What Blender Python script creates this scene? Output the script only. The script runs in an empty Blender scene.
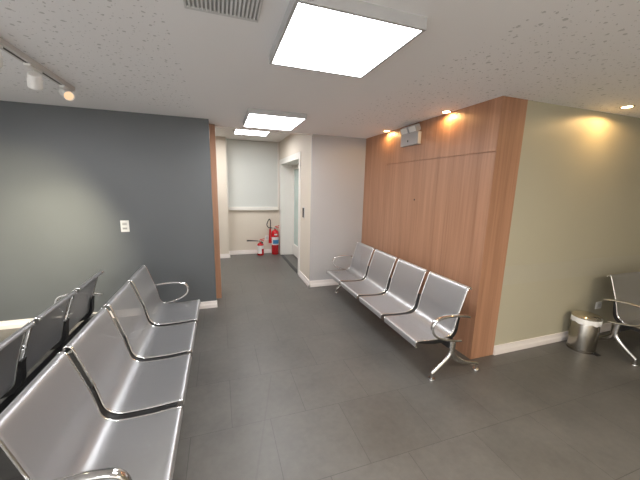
import bpy, bmesh, math, random
from math import sin, cos, pi, radians
from mathutils import Vector, Matrix
random.seed(4)
SC = bpy.context.scene
COL = SC.collection

# ------------------------------------------------------------------ room measures (metres)
H, HC = 2.545, 2.78          # waiting room ceiling, corridor ceiling
YD, XD = 4.217, -0.099       # dark wall plane and its right end
YG, XC = 4.678, 1.432        # pale wall plane, corridor right wall plane
YB = 7.50                    # corridor end wall
XW, XO, YO = 2.393, 2.70, 2.107   # wood wall plane, wood return, olive wall plane

# ------------------------------------------------------------------ helpers
def link(o, parent=None):
    COL.objects.link(o)
    if parent: o.parent = parent
    return o

def finish(name, bm, mat, parent=None, smooth=None, bevel=0, loc=None):
    bmesh.ops.recalc_face_normals(bm, faces=bm.faces)
    if bevel:
        es = [e for e in bm.edges if len(e.link_faces) == 2 and e.calc_face_angle(0) > 0.6]
        bmesh.ops.bevel(bm, geom=es, offset=bevel, segments=2, affect='EDGES', profile=0.6)
    if smooth is not None:
        for f in bm.faces: f.smooth = True
        for e in bm.edges:
            if len(e.link_faces) == 2 and e.calc_face_angle(0) > radians(smooth): e.smooth = False
    me = bpy.data.meshes.new(name); bm.to_mesh(me); bm.free()
    me.materials.append(mat)
    o = bpy.data.objects.new(name, me)
    if loc: o.location = loc
    return link(o, parent)

def box(bm, x0, x1, y0, y1, z0, z1, M=None):
    vs = [bm.verts.new((x, y, z)) for x in (x0, x1) for y in (y0, y1) for z in (z0, z1)]
    if M:
        for v in vs: v.co = M @ v.co
    for q in ((0,1,3,2),(4,6,7,5),(0,4,5,1),(2,3,7,6),(0,2,6,4),(1,5,7,3)):
        bm.faces.new([vs[i] for i in q])
    return vs

def boxes(name, lst, mat, parent=None, bevel=0):
    bm = bmesh.new()
    for b in lst: box(bm, *b)
    return finish(name, bm, mat, parent, bevel=bevel)

def catmull(pts, n=6):
    P = [Vector(p) for p in pts]; out = []
    for i in range(len(P)-1):
        a = P[i-1] if i else P[i]*2-P[i+1]; b, c = P[i], P[i+1]
        d = P[i+2] if i+2 < len(P) else P[i+1]*2-P[i]
        for k in range(n):
            t = k/n
            out.append(.5*((2*b)+(c-a)*t+(2*a-5*b+4*c-d)*t*t+(-a+3*b-3*c+d)*t**3))
    out.append(P[-1]); return out

def sweep(bm, pts, radii, seg=12, side=None):
    """tube along pts; radii: number or list of r or (ra, rb): ra along `side`, rb across it"""
    P = [Vector(p) for p in pts]; n = len(P); rings = []
    up = Vector(side) if side else None
    for i in range(n):
        t = (P[min(i+1, n-1)]-P[max(i-1, 0)]).normalized()
        if side: a = Vector(side)
        else:
            if up is None: up = Vector((0,0,1)) if abs(t.z) < .9 else Vector((1,0,0))
            a = up
        a = (a-t*a.dot(t)).normalized()
        if not side: up = a
        b = t.cross(a)
        r = radii[i] if isinstance(radii, (list, tuple)) and isinstance(radii[0], (list, tuple, float, int)) and len(radii) == n else radii
        ra, rb = (r if isinstance(r, (list, tuple)) else (r, r))
        rings.append([bm.verts.new(P[i]+a*(ra*cos(2*pi*k/seg))+b*(rb*sin(2*pi*k/seg))) for k in range(seg)])
    for i in range(n-1):
        for k in range(seg):
            bm.faces.new((rings[i][k], rings[i][(k+1) % seg], rings[i+1][(k+1) % seg], rings[i+1][k]))
    bm.faces.new(rings[0][::-1]); bm.faces.new(rings[-1])

def lathe(bm, prof, seg=32, M=None):
    """prof: (r, z) from bottom to top, revolved about z"""
    rings = []
    for r, z in prof:
        if r < 1e-6: rings.append([bm.verts.new((0, 0, z))])
        else: rings.append([bm.verts.new((r*cos(2*pi*k/seg), r*sin(2*pi*k/seg), z)) for k in range(seg)])
    for a, b in zip(rings, rings[1:]):
        for k in range(seg):
            k2 = (k+1) % seg
            if len(a) == 1 and len(b) == 1: continue
            if len(a) == 1: bm.faces.new((a[0], b[k2], b[k]))
            elif len(b) == 1: bm.faces.new((a[k], a[k2], b[0]))
            else: bm.faces.new((a[k], a[k2], b[k2], b[k]))
    if M:
        for ring in rings:
            for v in ring: v.co = M @ v.co

def thing(name, label, cat, loc=(0,0,0), rz=0, group=None):
    o = bpy.data.objects.new(name, None); link(o)
    o.empty_display_size = .1
    o.location = loc; o.rotation_euler = (0, 0, rz)
    return tag(o, label, cat, group)

def tag(o, label, cat, group=None):
    o['label'] = label; o['category'] = cat
    if group: o['group'] = group
    return o

def structure(o):
    o['kind'] = 'structure'; return o

def dup(root, loc, rz, label):
    r = root.copy(); COL.objects.link(r); r.location = loc; r.rotation_euler = (0, 0, rz); r['label'] = label
    for ch in list(root.children):
        c = ch.copy(); COL.objects.link(c); c.parent = r
        for g in list(ch.children):
            d = g.copy(); COL.objects.link(d); d.parent = c
    return r

# ------------------------------------------------------------------ materials
def new_mat(name):
    m = bpy.data.materials.new(name); m.use_nodes = True
    nt = m.node_tree; nt.nodes.clear()
    out = nt.nodes.new('ShaderNodeOutputMaterial'); b = nt.nodes.new('ShaderNodeBsdfPrincipled')
    nt.links.new(b.outputs[0], out.inputs[0])
    return m, nt, b, out

def N(nt, kind, **kw):
    n = nt.nodes.new(kind)
    for k, v in kw.items():
        if k in n.inputs.keys(): n.inputs[k].default_value = v
        else: setattr(n, k, v)
    return n

def math_node(nt, op, a, b=None):
    n = nt.nodes.new('ShaderNodeMath'); n.operation = op
    for i, v in enumerate((a, b)):
        if v is None: continue
        if isinstance(v, (int, float)): n.inputs[i].default_value = v
        else: nt.links.new(v, n.inputs[i])
    return n.outputs[0]

def plain(name, col, rough=.5, metal=0, noise=0, nscale=6, bump=0, bscale=80, spec=.5, coat=0, stretch=None):
    m, nt, b, out = new_mat(name)
    b.inputs['Roughness'].default_value = rough; b.inputs['Metallic'].default_value = metal
    b.inputs['Specular IOR Level'].default_value = spec
    b.inputs['Coat Weight'].default_value = coat
    b.inputs['Base Color'].default_value = (*col, 1)
    tc = N(nt, 'ShaderNodeTexCoord')
    vec = tc.outputs['Object']
    if stretch:
        mp = N(nt, 'ShaderNodeMapping'); mp.inputs['Scale'].default_value = stretch
        nt.links.new(vec, mp.inputs[0]); vec = mp.outputs[0]
    if noise:
        no = N(nt, 'ShaderNodeTexNoise', Scale=nscale, Detail=4.0)
        nt.links.new(vec, no.inputs['Vector'])
        mx = N(nt, 'ShaderNodeMix', data_type='RGBA')
        mx.inputs[6].default_value = (*[c*(1-noise) for c in col], 1)
        mx.inputs[7].default_value = (*[min(1, c*(1+noise)) for c in col], 1)
        nt.links.new(no.outputs[0], mx.inputs[0]); nt.links.new(mx.outputs[2], b.inputs['Base Color'])
    if bump:
        no = N(nt, 'ShaderNodeTexNoise', Scale=bscale, Detail=3.0)
        nt.links.new(vec, no.inputs['Vector'])
        bp = N(nt, 'ShaderNodeBump', Strength=bump, Distance=.002)
        nt.links.new(no.outputs[0], bp.inputs['Height']); nt.links.new(bp.outputs[0], b.inputs['Normal'])
    return m

def emit(name, col, strength):
    m = bpy.data.materials.new(name); m.use_nodes = True
    nt = m.node_tree; nt.nodes.clear()
    out = nt.nodes.new('ShaderNodeOutputMaterial'); e = nt.nodes.new('ShaderNodeEmission')
    e.inputs[0].default_value = (*col, 1); e.inputs[1].default_value = strength
    nt.links.new(e.outputs[0], out.inputs[0]); return m

def wood_mat():
    m, nt, b, out = new_mat('wood_laminate')
    tc = N(nt, 'ShaderNodeTexCoord')
    mp = N(nt, 'ShaderNodeMapping'); mp.inputs['Scale'].default_value = (14, 14, .45)
    nt.links.new(tc.outputs['Object'], mp.inputs[0])
    n1 = N(nt, 'ShaderNodeTexNoise', Scale=1.0, Detail=6.0, Roughness=.62); nt.links.new(mp.outputs[0], n1.inputs['Vector'])
    mp2 = N(nt, 'ShaderNodeMapping'); mp2.inputs['Scale'].default_value = (70, 70, 1.6)
    nt.links.new(tc.outputs['Object'], mp2.inputs[0])
    n2 = N(nt, 'ShaderNodeTexNoise', Scale=1.0, Detail=3.0); nt.links.new(mp2.outputs[0], n2.inputs['Vector'])
    mix = math_node(nt, 'ADD', math_node(nt, 'MULTIPLY', n1.outputs[0], .72), math_node(nt, 'MULTIPLY', n2.outputs[0], .28))
    cr = N(nt, 'ShaderNodeValToRGB')
    cr.color_ramp.elements[0].position = .32; cr.color_ramp.elements[0].color = (.33, .165, .095, 1)
    cr.color_ramp.elements[1].position = .68; cr.color_ramp.elements[1].color = (.53, .295, .185, 1)
    e = cr.color_ramp.elements.new(.5); e.color = (.435, .228, .137, 1)
    nt.links.new(mix, cr.inputs[0]); nt.links.new(cr.outputs[0], b.inputs['Base Color'])
    b.inputs['Roughness'].default_value = .42
    bp = N(nt, 'ShaderNodeBump', Strength=.12, Distance=.001)
    nt.links.new(n2.outputs[0], bp.inputs['Height']); nt.links.new(bp.outputs[0], b.inputs['Normal'])
    return m

def floor_mat():
    m, nt, b, out = new_mat('slate_floor_tile')
    tc = N(nt, 'ShaderNodeTexCoord')
    mp = N(nt, 'ShaderNodeMapping'); mp.inputs['Location'].default_value = (-.025+.55*20, -1.93+.55*21, 0)
    nt.links.new(tc.outputs['Object'], mp.inputs[0])
    br = N(nt, 'ShaderNodeTexBrick', offset=.5, offset_frequency=2, squash=1.0)
    br.inputs['Scale'].default_value = 1.0
    br.inputs['Brick Width'].default_value = .55; br.inputs['Row Height'].default_value = .55
    br.inputs['Mortar Size'].default_value = .0024; br.inputs['Mortar Smooth'].default_value = .25
    br.inputs['Color1'].default_value = (.95, .95, .95, 1); br.inputs['Color2'].default_value = (1.05, 1.05, 1.05, 1)
    br.inputs['Mortar'].default_value = (.60, .60, .60, 1)
    nt.links.new(mp.outputs[0], br.inputs['Vector'])
    n1 = N(nt, 'ShaderNodeTexNoise', Scale=2.2, Detail=7.0, Roughness=.6); nt.links.new(tc.outputs['Object'], n1.inputs['Vector'])
    n2 = N(nt, 'ShaderNodeTexNoise', Scale=22.0, Detail=5.0, Roughness=.6); nt.links.new(tc.outputs['Object'], n2.inputs['Vector'])
    s = math_node(nt, 'ADD', math_node(nt, 'MULTIPLY', n1.outputs[0], .7), math_node(nt, 'MULTIPLY', n2.outputs[0], .3))
    cr = N(nt, 'ShaderNodeValToRGB')
    cr.color_ramp.elements[0].position = .3; cr.color_ramp.elements[0].color = (.088, .084, .077, 1)
    cr.color_ramp.elements[1].position = .7; cr.color_ramp.elements[1].color = (.146, .139, .128, 1)
    nt.links.new(s, cr.inputs[0])
    mu = N(nt, 'ShaderNodeMix', data_type='RGBA', blend_type='MULTIPLY'); mu.inputs[0].default_value = 1
    nt.links.new(cr.outputs[0], mu.inputs[6]); nt.links.new(br.outputs['Color'], mu.inputs[7])
    # a long scuff line across the tiles
    sx = N(nt, 'ShaderNodeSeparateXYZ'); nt.links.new(tc.outputs['Object'], sx.inputs[0])
    line = math_node(nt, 'SUBTRACT', sx.outputs[0], math_node(nt, 'ADD', math_node(nt, 'MULTIPLY', sx.outputs[1], .26), -.245))
    k1 = math_node(nt, 'LESS_THAN', math_node(nt, 'ABSOLUTE', line), .006)
    k2 = math_node(nt, 'MULTIPLY', math_node(nt, 'GREATER_THAN', sx.outputs[1], 1.2), math_node(nt, 'LESS_THAN', sx.outputs[1], 2.45))
    k = math_node(nt, 'MULTIPLY', math_node(nt, 'MULTIPLY', k1, k2), .22)
    dk = N(nt, 'ShaderNodeMix', data_type='RGBA'); dk.inputs[7].default_value = (.05, .048, .045, 1)
    nt.links.new(k, dk.inputs[0]); nt.links.new(mu.outputs[2], dk.inputs[6])
    nt.links.new(dk.outputs[2], b.inputs['Base Color'])
    ro = math_node(nt, 'ADD', math_node(nt, 'MULTIPLY', n1.outputs[0], .22), .30)
    nt.links.new(ro, b.inputs['Roughness'])
    b.inputs['Specular IOR Level'].default_value = .5
    h = math_node(nt, 'ADD', math_node(nt, 'MULTIPLY', br.outputs['Fac'], -1.0), math_node(nt, 'MULTIPLY', n2.outputs[0], .25))
    bp = N(nt, 'ShaderNodeBump', Strength=.35, Distance=.0025)
    nt.links.new(h, bp.inputs['Height']); nt.links.new(bp.outputs[0], b.inputs['Normal'])
    return m

def ceiling_mat():
    """white acoustic board with scattered irregular perforations, plain boards down the middle"""
    m, nt, b, out = new_mat('perforated_ceiling_board')
    tc = N(nt, 'ShaderNodeTexCoord')
    sx = N(nt, 'ShaderNodeSeparateXYZ'); nt.links.new(tc.outputs['Object'], sx.inputs[0])
    nz = N(nt, 'ShaderNodeTexNoise', Scale=30.0, Detail=2.0); nt.links.new(tc.outputs['Object'], nz.inputs['Vector'])
    mxv = N(nt, 'ShaderNodeMix', data_type='RGBA', blend_type='ADD'); mxv.inputs[0].default_value = .03
    nt.links.new(tc.outputs['Object'], mxv.inputs[6]); nt.links.new(nz.outputs[1], mxv.inputs[7])
    masks = []
    for sc, r in ((14.0, .10), (23.0, .075)):
        vo = N(nt, 'ShaderNodeTexVoronoi', voronoi_dimensions='2D', Scale=sc, Randomness=1.0)
        nt.links.new(mxv.outputs[2], vo.inputs['Vector'])
        sep = N(nt, 'ShaderNodeSeparateColor'); nt.links.new(vo.outputs['Color'], sep.inputs[0])
        rad = math_node(nt, 'MULTIPLY', sep.outputs[0], r*1.55)
        masks.append(math_node(nt, 'LESS_THAN', vo.outputs['Distance'], rad))
    hole = math_node(nt, 'MAXIMUM', *masks)
    left = math_node(nt, 'LESS_THAN', sx.outputs[0], -.23)
    right = math_node(nt, 'GREATER_THAN', sx.outputs[0], 1.45)
    zone = math_node(nt, 'MULTIPLY', math_node(nt, 'MAXIMUM', left, right), math_node(nt, 'LESS_THAN', sx.outputs[1], 3.75))
    hole = math_node(nt, 'MULTIPLY', hole, zone)
    mx = N(nt, 'ShaderNodeMix', data_type='RGBA')
    mx.inputs[6].default_value = (.90, .89, .895, 1); mx.inputs[7].default_value = (.62, .615, .615, 1)
    nt.links.new(hole, mx.inputs[0]); nt.links.new(mx.outputs[2], b.inputs['Base Color'])
    b.inputs['Roughness'].default_value = .85
    bp = N(nt, 'ShaderNodeBump', Strength=.5, Distance=.003, invert=True)
    nt.links.new(hole, bp.inputs['Height']); nt.links.new(bp.outputs[0], b.inputs['Normal'])
    return m

SEAT_W, PITCH = .535, .5884
def perforated_mat(total):
    m, nt, b, out = new_mat('perforated_silver_steel')
    b.inputs['Base Color'].default_value = (.565, .565, .58, 1)
    b.inputs['Metallic'].default_value = .85; b.inputs['Roughness'].default_value = .42
    uv = N(nt, 'ShaderNodeTexCoord')
    sx = N(nt, 'ShaderNodeSeparateXYZ'); nt.links.new(uv.outputs['UV'], sx.inputs[0])
    pitch, r = .0052, .00100
    masks = []
    for off in (0.0, .5):
        sc = N(nt, 'ShaderNodeVectorMath', operation='MULTIPLY_ADD')
        sc.inputs[1].default_value = (1/pitch, 1/pitch, 0); sc.inputs[2].default_value = (off, off, 0)
        nt.links.new(uv.outputs['UV'], sc.inputs[0])
        fr = N(nt, 'ShaderNodeVectorMath', operation='FRACTION'); nt.links.new(sc.outputs[0], fr.inputs[0])
        sb = N(nt, 'ShaderNodeVectorMath', operation='SUBTRACT'); sb.inputs[1].default_value = (.5, .5, 0)
        nt.links.new(fr.outputs[0], sb.inputs[0])
        ln = N(nt, 'ShaderNodeVectorMath', operation='LENGTH'); nt.links.new(sb.outputs[0], ln.inputs[0])
        masks.append(math_node(nt, 'LESS_THAN', ln.outputs['Value'], r/pitch))
    hole = math_node(nt, 'MAXIMUM', *masks)
    inu = math_node(nt, 'LESS_THAN', math_node(nt, 'ABSOLUTE', math_node(nt, 'SUBTRACT', sx.outputs[0], SEAT_W/2)), SEAT_W/2-.022)
    inv = math_node(nt, 'MULTIPLY', math_node(nt, 'GREATER_THAN', sx.outputs[1], .09), math_node(nt, 'LESS_THAN', sx.outputs[1], total-.075))
    hole = math_node(nt, 'MULTIPLY', hole, math_node(nt, 'MULTIPLY', inu, inv))
    tr = N(nt, 'ShaderNodeBsdfTransparent'); ms = N(nt, 'ShaderNodeMixShader')
    nt.links.new(hole, ms.inputs[0]); nt.links.new(b.outputs[0], ms.inputs[1]); nt.links.new(tr.outputs[0], ms.inputs[2])
    nt.links.new(ms.outputs[0], out.inputs[0])
    return m

M_floor = floor_mat(); M_ceil = ceiling_mat(); M_wood = wood_mat()
M_dark = plain('charcoal_wall_paint', (.118, .127, .133), .36, noise=.03, nscale=3, bump=.05, bscale=120)
M_cream_dim = plain('cream_wall_paint_shaded', (.465, .452, .45), .6, noise=.02, nscale=2, bump=.04, bscale=120)  # same paint as the corridor walls, darkened where less light falls
M_cream = plain('cream_wall_paint', (.70, .63, .54), .6, noise=.02, nscale=2, bump=.04, bscale=120)
M_olive = plain('sand_wall_paint', (.50, .465, .35), .55, noise=.02, nscale=2, bump=.04, bscale=120)
M_white = plain('white_wall_paint', (.86, .85, .83), .6, noise=.02, nscale=2)
M_lightband = plain('light_band_tint', (.495, .465, .365), .45, noise=.02)
M_ceil2 = plain('corridor_ceiling_paint', (.80, .77, .74), .8, noise=.02, nscale=2)
M_base = plain('white_gloss_skirting', (.86, .80, .77), .35, noise=.03)
M_trim = plain('white_door_paint', (.83, .80, .75), .35, noise=.02)
M_chrome = plain('polished_chrome', (.78, .77, .76), .10, 1, noise=.03)
M_alu = plain('cast_aluminium', (.70, .69, .67), .22, 1, noise=.05, nscale=20)
M_black = plain('black_plastic', (.012, .012, .013), .45, noise=.2, nscale=30)
M_beam = plain('dark_grey_steel', (.035, .034, .035), .45, .4, noise=.1)
M_wplast = plain('white_plastic', (.80, .79, .77), .35, noise=.02)
M_gplast = plain('light_grey_plastic', (.62, .61, .60), .45, noise=.03)
M_emerg = plain('emergency_grey_plastic', (.46, .45, .455), .45, noise=.03)
M_panelframe = plain('panel_frame_grey', (.50, .50, .51), .5, noise=.02)
M_slot = plain('dark_slot', (.05, .045, .04), .6, noise=.1)
M_blind = plain('grey_green_blind_fabric', (.64, .65, .62), .8, noise=.04, nscale=150, bump=.1, bscale=400)
M_glass = plain('frosted_green_glass', (.50, .62, .58), .18, noise=.04, spec=.6)
M_red = plain('glossy_red_enamel', (.55, .012, .018), .25, noise=.08, coat=.4)
M_rubber = plain('black_rubber', (.015, .015, .015), .6, noise=.2)
M_labelw = plain('white_label', (.80, .78, .76), .5, noise=.05, nscale=30)
M_labelb = plain('blue_label', (.04, .22, .45), .5, noise=.2, nscale=25)
M_steel = plain('brushed_stainless', (.33, .31, .275), .22, 1, noise=.06, nscale=3, stretch=(60, 60, 1))
M_bronze = plain('polished_stainless_lid', (.66, .60, .50), .14, 1, noise=.04)
M_bag = plain('white_bin_liner', (.86, .85, .84), .5, noise=.05, nscale=30, bump=.5, bscale=40)
M_track = plain('track_white', (.66, .64, .62), .4, noise=.03)
M_vent = plain('vent_grey', (.66, .66, .66), .5, noise=.03)
M_ventd = plain('vent_shadow', (.42, .42, .42), .7, noise=.05)
PANEL = 18.0
M_panel = emit('led_diffuser_glow', (.97, .98, 1.0), PANEL)
M_warm = emit('halogen_glow', (1.0, .66, .30), 30)
M_spot = emit('track_lamp_glow', (1.0, .66, .40), 1.1)

# ------------------------------------------------------------------ setting
structure(boxes('floor', [(-5, 7, -3, 8, -.1, 0)], M_floor))
structure(boxes('ceiling', [(-5, 7, -3, YD+.001, H, H+.12), (XD-.5, XW+.4, YD, YG, H, H+.12)], M_ceil))
structure(boxes('ceiling_corridor', [(-1.2, 2.9, YG, 8, HC, HC+.1)], M_ceil2))
structure(boxes('ceiling_step', [(-1.2, XC, YG-.04, YG, H-.02, HC)], M_ceil2))
structure(boxes('wall_left', [(-5, XD, YD, YD+.16, 0, H)], M_dark))
structure(boxes('trim_1', [(-.6, -.028, YD+.33, YD+1.0, 0, HC)], M_wood))            # wood-clad jamb at the corridor mouth
structure(boxes('wall_back', [(.168, XC+.9, YB, YB+.15, 0, HC), (-1.2, .17, 7.19, YB+.15, 0, HC)], M_cream))
structure(boxes('wall_pale', [(XC, XO, YG, YG+.02, 0, H)], M_cream_dim))
structure(boxes('wall_corridor', [(XC, XO, YG+.02, 5.458, 0, HC), (XC, XC+.9, 7.207, YB, 0, HC), (XC, XC+.9, 5.458, 7.207, 2.243, HC)], M_cream))
g = .0035
w = boxes('wall_wood', [(XW, XO, YO, YG, 2.075+g, H), (XW, XO, YO, 3.955, 0, 2.075-g), (XW, XO, 3.955+.0015, YG, 0, 2.075+g),
                        (XW+.012, XO-.001, YO+.0002, YG, 0, H)], M_wood)
structure(w)
bm = bmesh.new(); lathe(bm, [(0, -.001), (.011, -.001), (.011, .004), (.007, .006), (0, .006)], 16, Matrix.Translation((XW, 3.24, 1.585)) @ Matrix.Rotation(-pi/2, 4, 'Y'))
finish('lock', bm, M_slot, w, smooth=40)
structure(boxes('wall_right', [(XO, 7, YO+.006, YO+.15, 0, H)], M_olive))
structure(boxes('wall_side', [(6.85, 7, -3, YO, 0, H)], M_olive))
structure(boxes('wall_west', [(-3.6, -3.45, -2, YD, 0, H)], M_white))  # unseen walls here and below, kept close and white to bounce light
structure(boxes('wall_front', [(-3.6, 7, -2.0, -1.85, 0, H)], M_white))
structure(boxes('wall_light_band', [(XO+.003, 6.8, YO+.0045, YO+.006, .77, .97)], M_lightband, bevel=.0015))  # soft band of reflected light on the wall, built as a thin tinted strip

def skirting(name, runs, h=.095):
    """runs of (x0, y0, x1, y1, nx, ny): wall foot line and outward normal"""
    bm = bmesh.new()
    prof = [(0, 0), (.022, 0), (.022, .045), (.015, .062), (.012, h), (0, h)]
    for x0, y0, x1, y1, nx, ny in runs:
        A = [bm.verts.new((x0+nx*p, y0+ny*p, z)) for p, z in prof]; B = [bm.verts.new((x1+nx*p, y1+ny*p, z)) for p, z in prof]
        n = len(prof)
        for i in range(n): bm.faces.new((A[i], A[(i+1) % n], B[(i+1) % n], B[i]))
        bm.faces.new(A); bm.faces.new(B[::-1])
    return structure(finish(name, bm, M_base))
skirting('baseboard_left', [(-5, YD, XD+.012, YD, 0, -1)])
skirting('baseboard_pale', [(XC-.022, YG, XW, YG, 0, -1), (XC, YG-.022, XC, 5.35, -1, 0)], .11)
skirting('baseboard_back', [(.17, YB, XC, YB, 0, -1), (-.6, 7.19, .19, 7.19, 0, -1), (.17, 7.17, .17, YB, 1, 0)], .10)
skirting('baseboard_right', [(XO+.003, YO+.006, 6.85, YO+.006, 0, -1)], .10)

# door in the corridor: deep white frame, glazed leaf
d = boxes('door_1', [(1.722, 1.76, 5.47, 5.60, .02, 2.23), (1.722, 1.76, 7.09, 7.195, .02, 2.23), (1.722, 1.76, 5.60, 7.09, 2.12, 2.23), (1.722, 1.76, 5.60, 7.09, .02, .30)], M_trim, bevel=.003)
structure(d)
boxes('pane', [(1.738, 1.746, 5.595, 7.095, .295, 2.125)], M_glass, d)
boxes('door_frame', [(XC-.014, XC+.36, 5.355, 5.458+.012, 0, 2.35), (XC-.014, XC+.36, 7.195, 7.36, 0, 2.35), (XC-.014, XC+.36, 5.458, 7.207, 2.231, 2.35)], M_trim, d, bevel=.003)
boxes('threshold', [(XC-.02, XC+.05, 5.47, 7.195, 0, .006)], M_beam, d, bevel=.002)

# ------------------------------------------------------------------ waiting benches
PROF = [(.016,.336),(.005,.342),(.000,.362),(.003,.388),(.016,.398),(.06,.397),(.16,.389),(.28,.387),(.34,.392),(.385,.412),(.412,.448),
        (.425,.50),(.437,.555),(.450,.605),(.474,.68),(.500,.76),(.519,.818),(.532,.842),(.550,.850),(.564,.842),(.568,.826)]
pr = [Vector((a, b)) for a, b in [(p.x, p.y) for p in catmull([(a, b, 0) for a, b in PROF], 5)]]
arc = [0]
for a, b in zip(pr, pr[1:]): arc.append(arc[-1]+(b-a).length)
TOT = arc[-1]
M_perf = perforated_mat(TOT)
nrm = []
for i in range(len(pr)):
    t = (pr[min(i+1, len(pr)-1)]-pr[max(i-1, 0)]).normalized(); nrm.append(Vector((-t.y, t.x)))   # points up / forward

def seat_mesh(x0, parent):
    bm = bmesh.new(); uvl = bm.loops.layers.uv.new('UVMap')
    xs = [0, .02, SEAT_W/2, SEAT_W-.02, SEAT_W]; th = .003
    top = [[bm.verts.new((x0+x, p.x, p.y)) for x in xs] for p in pr]
    bot = [[bm.verts.new((x0+x, p.x-n.x*th, p.y-n.y*th)) for x in xs] for p, n in zip(pr, nrm)]
    def face(vs, uvs):
        f = bm.faces.new(vs); f.smooth = True
        for l, u in zip(f.loops, uvs): l[uvl].uv = u
    nx = len(xs)
    for i in range(len(pr)-1):
        for k in range(nx-1):
            uv = [(xs[k], arc[i]), (xs[k+1], arc[i]), (xs[k+1], arc[i+1]), (xs[k], arc[i+1])]
            face((top[i][k], top[i][k+1], top[i+1][k+1], top[i+1][k]), uv)
            face((bot[i][k], bot[i+1][k], bot[i+1][k+1], bot[i][k+1]), [uv[0], uv[3], uv[2], uv[1]])
        for k in (0, nx-1):
            face((top[i][k], top[i+1][k], bot[i+1][k], bot[i][k]), [(xs[k], arc[i]), (xs[k], arc[i+1]), (xs[k], arc[i+1]), (xs[k], arc[i])])
    for i in (0, len(pr)-1):
        for k in range(nx-1):
            face((top[i][k], top[i][k+1], bot[i][k+1], bot[i][k]), [(xs[k], arc[i])]*4)
    me = bpy.data.meshes.new('seat'); bmesh.ops.recalc_face_normals(bm, faces=bm.faces); bm.to_mesh(me); bm.free(); me.materials.append(M_perf)
    o = bpy.data.objects.new('seat', me); link(o, parent)
    for x in (x0+.004, x0+SEAT_W-.004):
        bm = bmesh.new()
        sweep(bm, [(x, p.x-n.x*.004, p.y-n.y*.004) for p, n in zip(pr, nrm)], .0068, 10, side=(1, 0, 0))
        finish('edge_rail', bm, M_chrome, o, smooth=50)
    return o

L_BENCH = 3*PITCH+SEAT_W
def make_bench():
    t = thing('waiting_bench', '', 'bench', group='perforated steel waiting benches')
    for k in range(4): seat_mesh(k*PITCH, t)
    boxes('beam', [(-.02, L_BENCH+.02, .355, .425, .285, .345)], M_beam, t, bevel=.004)
    idx = [i for i, p in enumerate(pr) if arc[i] > .095 and p.y < .60]
    for k in range(5):                                              # black brackets carrying the seats
        xc = k*PITCH-(PITCH-SEAT_W)/2
        if k == 0: xc = .022
        if k == 4: xc = L_BENCH-.022
        bm = bmesh.new(); A = []
        for i in idx:
            p, n = pr[i], nrm[i]
            f = min(1, (arc[i]-.07)/.2)*max(.3, 1-max(0, p.y-.42)/.2)
            a, b = .010, .016+.024*f
            A.append([bm.verts.new((xc+s*.028, p.x-n.x*q, p.y-n.y*q)) for s, q in ((-1, a), (1, a), (1, b), (-1, b))])
        for u, v in zip(A, A[1:]):
            for j in range(4): bm.faces.new((u[j], u[(j+1) % 4], v[(j+1) % 4], v[j]))
        bm.faces.new(A[0]); bm.faces.new(A[-1][::-1])
        finish('seat_bracket', bm, M_black, t, smooth=40)
    for x in (-.018, L_BENCH+.018):
        bm = bmesh.new()
        path = catmull([(x, .395, .372), (x, .40, .30), (x, .398, .25), (x, .375, .205), (x, .30, .137), (x, .195, .060)], 6)
        n = len(path)
        sweep(bm, path, [(.020-.003*i/n, .037-.018*i/n) for i in range(n)], 14, side=(1, 0, 0))
        path = catmull([(x, .392, .245), (x, .44, .185), (x, .53, .125), (x, .62, .092), (x, .728, .066)], 6)
        n = len(path)
        sweep(bm, path, [(.018-.003*i/n, .029-.014*i/n) for i in range(n)], 14, side=(1, 0, 0))
        leg = finish('leg', bm, M_alu, t, smooth=50)
        for y, z in ((.195, .064), (.718, .070)):
            bm = bmesh.new()
            lathe(bm, [(0, 0), (.031, 0), (.032, .006), (.028, .015), (.011, .021), (.008, .022), (.008, z), (0, z)], 20, Matrix.Translation((x, y, 0)))
            finish('foot', bm, M_chrome, leg, smooth=40)
        x += -.026 if x < 0 else .026
        bm = bmesh.new()
        path = catmull([(x, .525, .588), (x, .43, .607), (x, .32, .618), (x, .22, .613), (x, .155, .590), (x, .128, .538), (x, .142, .482), (x, .20, .432),
                        (x, .29, .398), (x, .40, .372), (x, .455, .365)], 6)
        sweep(bm, path, (.022, .0125), 14, side=(1, 0, 0))
        finish('armrest', bm, M_chrome, t, smooth=50)
    return t
bench = make_bench()
XF, YF = 1.5866, 1.974+L_BENCH
bench.location = (XF, YF, 0); bench.rotation_euler = (0, 0, -pi/2)
bench['label'] = 'silver perforated steel four-seat bench standing along the wood panelled wall'
dup(bench, (-.2583, 1.210, 0), pi/2, 'large silver steel bench in the left foreground with seats facing the aisle')
dup(bench, (-1.70, 3.385, 0), -pi/2, 'steel bench seen from behind, back to back with the foreground bench')
dup(bench, (3.965, 1.338, 0), 0, 'steel bench against the sand wall beside the stainless bin, cut off by the photo edge')

# ------------------------------------------------------------------ ceiling lights
def panel_light(x0, x1, y0, y1, z, label, drop=.055):
    cx, cy = (x0+x1)/2, (y0+y1)/2
    t = thing('ceiling_panel_light', label, 'ceiling light', (cx, cy, z), 0, 'square surface-mounted light panels')
    a, b = (x1-x0)/2, (y1-y0)/2; e = .016
    bm = bmesh.new()
    for q in ((-a-e, a+e, -b-e, -b, -drop, 0), (-a-e, a+e, b, b+e, -drop, 0), (-a-e, -a, -b, b, -drop, 0), (a, a+e, -b, b, -drop, 0), (-a, a, -b, b, -.012, 0)): box(bm, *q)
    finish('frame', bm, M_panelframe, t)
    boxes('diffuser', [(-a, a, -b, b, -drop+.001, -.02)], M_panel, t)
    return t
panel_light(.349, .976, 1.3685, 2.037, H, 'largest glowing square ceiling panel, nearest the camera beside the vent')
panel_light(.343, .968, 3.46, 4.22, H, 'glowing ceiling panel before the corridor opening, middle one of three')
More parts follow.
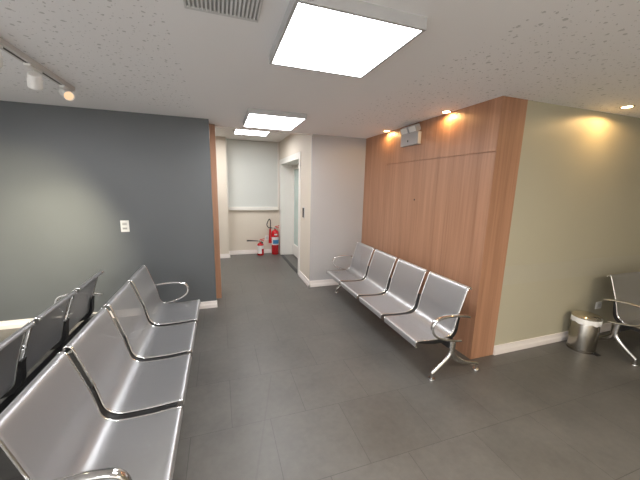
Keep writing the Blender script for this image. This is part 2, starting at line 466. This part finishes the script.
panel_light(.325, .94, 5.74, 6.34, HC, 'smallest glowing ceiling panel, deep inside the corridor')

def area(name, loc, size, energy, col):
    l = bpy.data.lights.new(name, 'AREA'); l.shape = 'RECTANGLE'; l.size, l.size_y = size; l.energy = energy; l.color = col
    o = bpy.data.objects.new(name, l); o.location = loc; link(o); return o
# unseen lamps added as fill; the warm one is placed by a bench's shadow
for x, y in ((1.95, -1.05), (-.35, -1.05), (-2.5, -1.05), (-2.5, 1.7)):
    area('unseen_lamp', (x, y, H-.06), (.63, .67), 70 if y < 0 else 25, (1.0, .87, .66) if x > 1 else (.97, .98, 1.0))

area('corridor_fill', (-.45, 6.2, HC-.04), (.63, .67), 36, (1.0, .985, .95))      # unseen fill light added to brighten the corridor, hidden behind the jamb

def spot(name, loc, target, energy, col, ang, blend, r=.03):
    l = bpy.data.lights.new(name, 'SPOT'); l.energy = energy; l.color = col; l.spot_size = radians(ang); l.spot_blend = blend; l.shadow_soft_size = r
    o = bpy.data.objects.new(name, l); o.location = loc
    o.rotation_euler = (Vector(target)-Vector(loc)).to_track_quat('-Z', 'Y').to_euler(); return link(o)

def downlight(x, y, label, energy):
    t = thing('recessed_downlight', label, 'downlight', (x, y, H), 0, 'small warm recessed downlights')
    bm = bmesh.new(); lathe(bm, [(.040, -.001), (.040, -.006), (.052, -.008), (.056, -.003), (.056, 0)], 28)
    finish('trim_ring', bm, M_chrome, t, smooth=50)
    bm = bmesh.new(); lathe(bm, [(0, -.004), (.039, -.004), (.040, -.001), (0, -.001)], 28)
    finish('bulb', bm, M_warm, t, smooth=50)
    spot('downlight_beam', (x, y, H-.03), (x, y, 0), energy, (1, .62, .25), 173, .22, .025)
downlight(2.335, 3.93, 'warm downlight above the wood wall, left of the emergency light', 6)
downlight(2.335, 2.73, 'warm downlight above the wood wall, right of the emergency light', 6)
downlight(3.74, 1.90, 'warm downlight over the sand wall near the stainless bin', 11)

# track with three spot heads
t = thing('lighting_track', 'short white ceiling track rail above the charcoal wall', 'lighting track', (-1.21, 2.7, H))
boxes('rail', [(-.028, .028, -1.2, .66, -.036, 0)], M_track, t, bevel=.002)
boxes('slot', [(-.008, .008, -1.18, .64, -.0375, -.035)], M_slot, t)
def track_head(y, aim, label, glow, drop=.085):
    base = Vector((-1.21, y, H-.037))
    t = thing('track_spotlight', label, 'spotlight', base, 0, 'white spotlights on the ceiling track')
    boxes('adapter', [(-.020, .020, -.075, .075, -.016, 0)], M_wplast, t, bevel=.003)
    a = Vector(aim).normalized()
    bm = bmesh.new(); sweep(bm, [(0, 0, -.02), (0, 0, .005-drop)], .008, 10); sweep(bm, [(-.048, 0, -drop), (.048, 0, -drop)], .006, 8)
    finish('bracket', bm, M_wplast, t, smooth=50)
    R = a.to_track_quat('Z', 'Y').to_matrix().to_4x4(); T = Matrix.Translation((0, 0, -drop))
    bm = bmesh.new(); lathe(bm, [(0, -.045), (.034, -.045), (.040, -.038), (.042, .052), (.039, .054), (.034, .040), (0, .038)], 28, T @ R)
    finish('lamp_housing', bm, M_wplast, t, smooth=40)
    bm = bmesh.new(); lathe(bm, [(0, .0445), (.033, .0445), (.033, .0415), (0, .0415)], 28, T @ R)
    finish('lens', bm, M_spot, t, smooth=40)
    c = base+Vector((0, 0, -drop))+a*.06
    spot('track_beam', c, c+a, glow, (1, .90, .64), 58, 1.0, .035)
track_head(3.25, (.60, -.65, -.47), 'white track spotlight at the rail end with its warm lens showing', 10, .05)
track_head(2.78, (-.40, .75, -.95), 'white cylinder track spotlight aimed at the charcoal wall', 260)
track_head(2.36, (-.50, .85, -.62), 'white track spotlight cut off by the left photo edge', 260)

# air vent
t = thing('air_vent', 'square grey slatted air vent in the ceiling beside the largest panel', 'vent', (.047, 1.515, H))
a = .172; bm = bmesh.new()
for q in ((-a, a, -a, -a+.02, -.008, 0), (-a, a, a-.02, a, -.008, 0), (-a, -a+.012, -a+.02, a-.02, -.008, 0), (a-.012, a, -a+.02, a-.02, -.008, 0)): box(bm, *q)
finish('frame', bm, M_vent, t, bevel=.002)
bm = bmesh.new()
for i in range(17):
    x = -a+.024+i*(2*a-.048)/16
    box(bm, -.0055, .0055, -a+.02, a-.02, -.001, .001, Matrix.Translation((x, 0, -.006)) @ Matrix.Rotation(radians(35), 4, 'Y'))
finish('louvres', bm, M_vent, t)
boxes('backing', [(-a+.01, a-.01, -a+.01, a-.01, -.0012, 0)], M_ventd, t)

# ------------------------------------------------------------------ wall fittings
t = thing('emergency_light', 'white twin-lamp emergency light on the wood wall under the ceiling', 'emergency light', (XW, 3.385, 2.35))
boxes('housing', [(-.05, 0, -.185, .185, -.075, .075)], M_emerg, t, bevel=.006)
for s in (-1, 1):
    M = Matrix.Translation((-.035, s*.086, .126)) @ Matrix.Rotation(radians(-24), 4, 'Y')
    bm = bmesh.new(); box(bm, -.04, .03, -.078, .078, -.042, .042, M)
    h = finish('lamp_head', bm, M_emerg, t, bevel=.008)
    bm = bmesh.new(); box(bm, -.044, -.038, -.066, .066, -.032, .034, M); finish('lens', bm, M_wplast, h, bevel=.002)
bm = bmesh.new(); lathe(bm, [(0, 0), (.013, 0), (.013, .004), (0, .005)], 16, Matrix.Translation((-.050, .02, -.02)) @ Matrix.Rotation(-pi/2, 4, 'Y'))
finish('test_button', bm, M_slot, t, smooth=40)

t = thing('wall_switch', 'white double wall switch plate on the charcoal wall', 'switch', (-1.132, YD, 1.187))
boxes('plate', [(-.046, .046, -.009, 0, -.072, .072)], M_wplast, t, bevel=.004)
for z in (-.028, .028):
    k = boxes('rocker', [(-.026, .026, -.013, -.008, z-.019, z+.019)], M_gplast, t, bevel=.002)
    boxes('rocker_gap', [(-.022, .022, -.0136, -.0125, z-.003, z+.003)], M_slot, k)

t = thing('wall_outlet', 'small white wall outlet on the sand wall behind the stainless bin', 'outlet', (4.345, YO+.006, .37))
boxes('plate', [(-.055, .055, -.010, 0, -.045, .045)], M_wplast, t, bevel=.004)
boxes('socket', [(-.03, .03, -.013, -.009, -.02, .02)], M_gplast, t, bevel=.003)

t = thing('wall_plate', 'small white wall plate low on the corridor end wall, between the fire extinguishers', 'wall plate', (1.12, YB, .40))
boxes('plate', [(-.05, .05, -.010, 0, -.06, .06)], M_wplast, t, bevel=.003)
boxes('insert', [(-.028, .028, -.013, -.009, -.035, .035)], M_gplast, t, bevel=.002)

t = thing('access_reader', 'small dark door access reader on the wall beside the corridor door', 'door reader', (XC, 5.10, 1.26))
boxes('plate', [(-.012, 0, -.05, .05, -.10, .10)], M_gplast, t, bevel=.003)
boxes('keypad', [(-.022, -.011, -.036, .036, -.085, .085)], M_slot, t, bevel=.004)

t = thing('roller_blind', 'grey-green roller blind drawn down on the corridor end wall', 'blind', (.80, YB, 2.0))
boxes('fabric', [(-.60, .60, -.042, -.036, -.80, .77)], M_blind, t)
boxes('bottom_bar', [(-.615, .615, -.062, -.018, -.885, -.80)], M_trim, t, bevel=.008)
boxes('side_channel', [(-.625, -.595, -.05, 0, -.80, .78)], M_trim, t, bevel=.003)
boxes('side_channel', [(.595, .625, -.05, 0, -.80, .78)], M_trim, t, bevel=.003)

# ------------------------------------------------------------------ fire extinguishers
def extinguisher(loc, r, hb, label, big):
    t = thing('fire_extinguisher', label, 'fire extinguisher', loc)
    bm = bmesh.new()
    prof = [(0, 0), (r*.9, 0), (r, .012), (r, hb-r*.9)]
    for i in range(1, 7): q = i*pi/12; prof.append((r*.28+(r*.72)*cos(q), hb-r*.9+r*.85*sin(q)))
    prof += [(r*.28, hb), (r*.28, hb+.03), (0, hb+.03)]
    lathe(bm, prof, 32); body = finish('cylinder', bm, M_red, t, smooth=40)
    z0, z1 = (.40*hb, .72*hb) if big else (.16*hb, .80*hb)
    def band(name, a0, a1, zz0, zz1, mat, rr):
        bm = bmesh.new(); n = 16; V = []
        for i in range(n+1):
            q = a0+(a1-a0)*i/n
            V.append([bm.verts.new((k*cos(q), k*sin(q), z)) for k, z in ((rr, zz0), (rr, zz1), (r-.002, zz1), (r-.002, zz0))])
        for u, v in zip(V, V[1:]):
            for j in range(4): bm.faces.new((u[j], u[(j+1) % 4], v[(j+1) % 4], v[j]))
        bm.faces.new(V[0]); bm.faces.new(V[-1][::-1])
        finish(name, bm, mat, body, smooth=40)
    band('label', -pi*.95, -pi*.05, z0, z1, M_labelw, r+.0015)
    if big:
        band('label_panel', -pi*.75, -pi*.1, z0+.03, z0+.13, M_labelb, r+.003)
        band('label_seal', -pi*.62, -pi*.35, z1+.05, z1+.08, M_labelw, r+.002)
    else:
        band('label_panel', -pi*.42, -pi*.05, z0-.01, z0+.12, M_red, r+.003)
    bm = bmesh.new(); lathe(bm, [(0, hb+.025), (r*.42, hb+.025), (r*.42, hb+.06), (r*.2, hb+.075), (0, hb+.075)], 20); sweep(bm, [(0, 0, hb+.05), (-r*.8, -.01, hb+.05)], .011, 10)
    finish('valve', bm, M_alu, t, smooth=40)
    bm = bmesh.new(); sweep(bm, [(-.01, 0, hb+.075), (.03, 0, hb+.085), (r*1.25, 0, hb+.10)], (.010, .005), 8); sweep(bm, [(0, 0, hb+.06), (.04, 0, hb+.055), (r*1.1, 0, hb+.045)], (.010, .005), 8)
    finish('lever', bm, M_red, t, smooth=50)
    if big:
        bm = bmesh.new(); sweep(bm, catmull([(-r*.8, -.01, hb+.05), (-.16, -.01, hb+.06), (-.205, -.01, hb+.14), (-.15, -.01, hb+.27), (-.115, -.01, hb+.22), (-.12, -.01, hb+.08), (-.12, -.01, hb+.03)], 8), .011, 10)
        finish('hose', bm, M_rubber, t, smooth=50)
        bm = bmesh.new(); lathe(bm, [(0, hb-.33), (.042, hb-.33), (.041, hb-.31), (.026, hb-.02), (.018, hb+.03), (0, hb+.03)], 24, Matrix.Translation((-.125, -.01, 0)))
        finish('horn', bm, M_red, t, smooth=40)
    else:
        bm = bmesh.new(); sweep(bm, [(-r*.7, -.01, hb+.05), (-.14, -.03, hb+.06), (-.33, -.05, hb+.075)], [.010, .013, .018], 12)
        finish('nozzle', bm, M_rubber, t, smooth=50)
        bm = bmesh.new(); lathe(bm, [(0, 0), (.026, 0), (.026, .012), (0, .014)], 20, Matrix.Translation((.035, -r*.55, hb+.01)) @ Matrix.Rotation(pi/2, 4, 'X'))
        finish('pressure_gauge', bm, M_slot, t, smooth=40)
extinguisher((1.300, 7.33, 0), .090, .63, 'tall red fire extinguisher with blue label and horn beside the corridor door', True)
extinguisher((.925, 7.30, 0), .082, .315, 'short red and white fire extinguisher with black nozzle at the corridor end', False)

# ------------------------------------------------------------------ pedal bin
t = thing('pedal_bin', 'round stainless pedal bin with white liner against the sand wall', 'bin', (3.783, 1.917, 0))
R = .124
bm = bmesh.new(); lathe(bm, [(0, .012), (R-.004, .012), (R, .016), (R, .365), (R-.004, .37), (R-.004, .02), (0, .02)], 48)
finish('body', bm, M_steel, t, smooth=40)
bm = bmesh.new(); lathe(bm, [(0, 0), (R+.004, 0), (R+.005, .004), (R+.005, .022), (R-.001, .026), (0, .026)], 48)
finish('base_ring', bm, M_steel, t, smooth=40)
bm = bmesh.new(); seg = 64; A = []
for k in range(seg):
    q = 2*pi*k/seg; zz = .322+.004*sin(5*q)+.004*sin(11*q+1); rr = R+.005+.003*sin(9*q)
    A.append([bm.verts.new((c*cos(q), c*sin(q), z)) for c, z in ((R-.006, .36), (R+.002, .377), (R+.006, .37), (rr, zz), (R+.001, zz+.002), (R+.001, .365))])
for k in range(seg):
    u, v = A[k], A[(k+1) % seg]
    for j in range(5): bm.faces.new((u[j], u[j+1], v[j+1], v[j]))
finish('liner', bm, M_bag, t, smooth=60)
bm = bmesh.new(); lathe(bm, [(0, .379), (R+.006, .379), (R+.009, .383), (R+.008, .394), (R-.012, .410), (R*.55, .424), (0, .429)], 48)
finish('lid', bm, M_bronze, t, smooth=35)
bm = bmesh.new(); box(bm, -.03, .03, -R-.05, -R+.01, .006, .014)
finish('pedal', bm, M_black, t, bevel=.003)

# ------------------------------------------------------------------ camera
yaw, p, roll, f = .3301, .1787, .0221, 293.056
r0 = Vector((cos(yaw), -sin(yaw), 0)); f0 = Vector((sin(yaw)*cos(p), cos(yaw)*cos(p), -sin(p))); u0 = Vector((sin(yaw)*sin(p), cos(yaw)*sin(p), cos(p)))
Rt = r0*cos(roll)+u0*sin(roll); Up = u0*cos(roll)-r0*sin(roll)
cd = bpy.data.cameras.new('camera'); cam = bpy.data.objects.new('camera', cd); link(cam)
cd.sensor_fit = 'HORIZONTAL'; cd.sensor_width = 36; cd.lens = f*36/640; cd.clip_start = .02
cam.matrix_world = Matrix(((Rt.x, Up.x, -f0.x, 0), (Rt.y, Up.y, -f0.y, 0), (Rt.z, Up.z, -f0.z, 1.72), (0, 0, 0, 1)))
SC.camera = cam

wd = bpy.data.worlds.new('world'); SC.world = wd; wd.use_nodes = True
wd.node_tree.nodes['Background'].inputs[0].default_value = (.02, .02, .02, 1)
SC.view_settings.view_transform = 'Standard'; SC.view_settings.look = 'None'
SC.view_settings.gamma = 1; SC.view_settings.use_curve_mapping = False
SC.view_settings.exposure = 0.0
SC.cycles.max_bounces = 10; SC.cycles.diffuse_bounces = 6; SC.cycles.glossy_bounces = 5; SC.cycles.transparent_max_bounces = 16
SC.cycles.use_denoising = True
SC.cycles.sample_clamp_indirect = 6
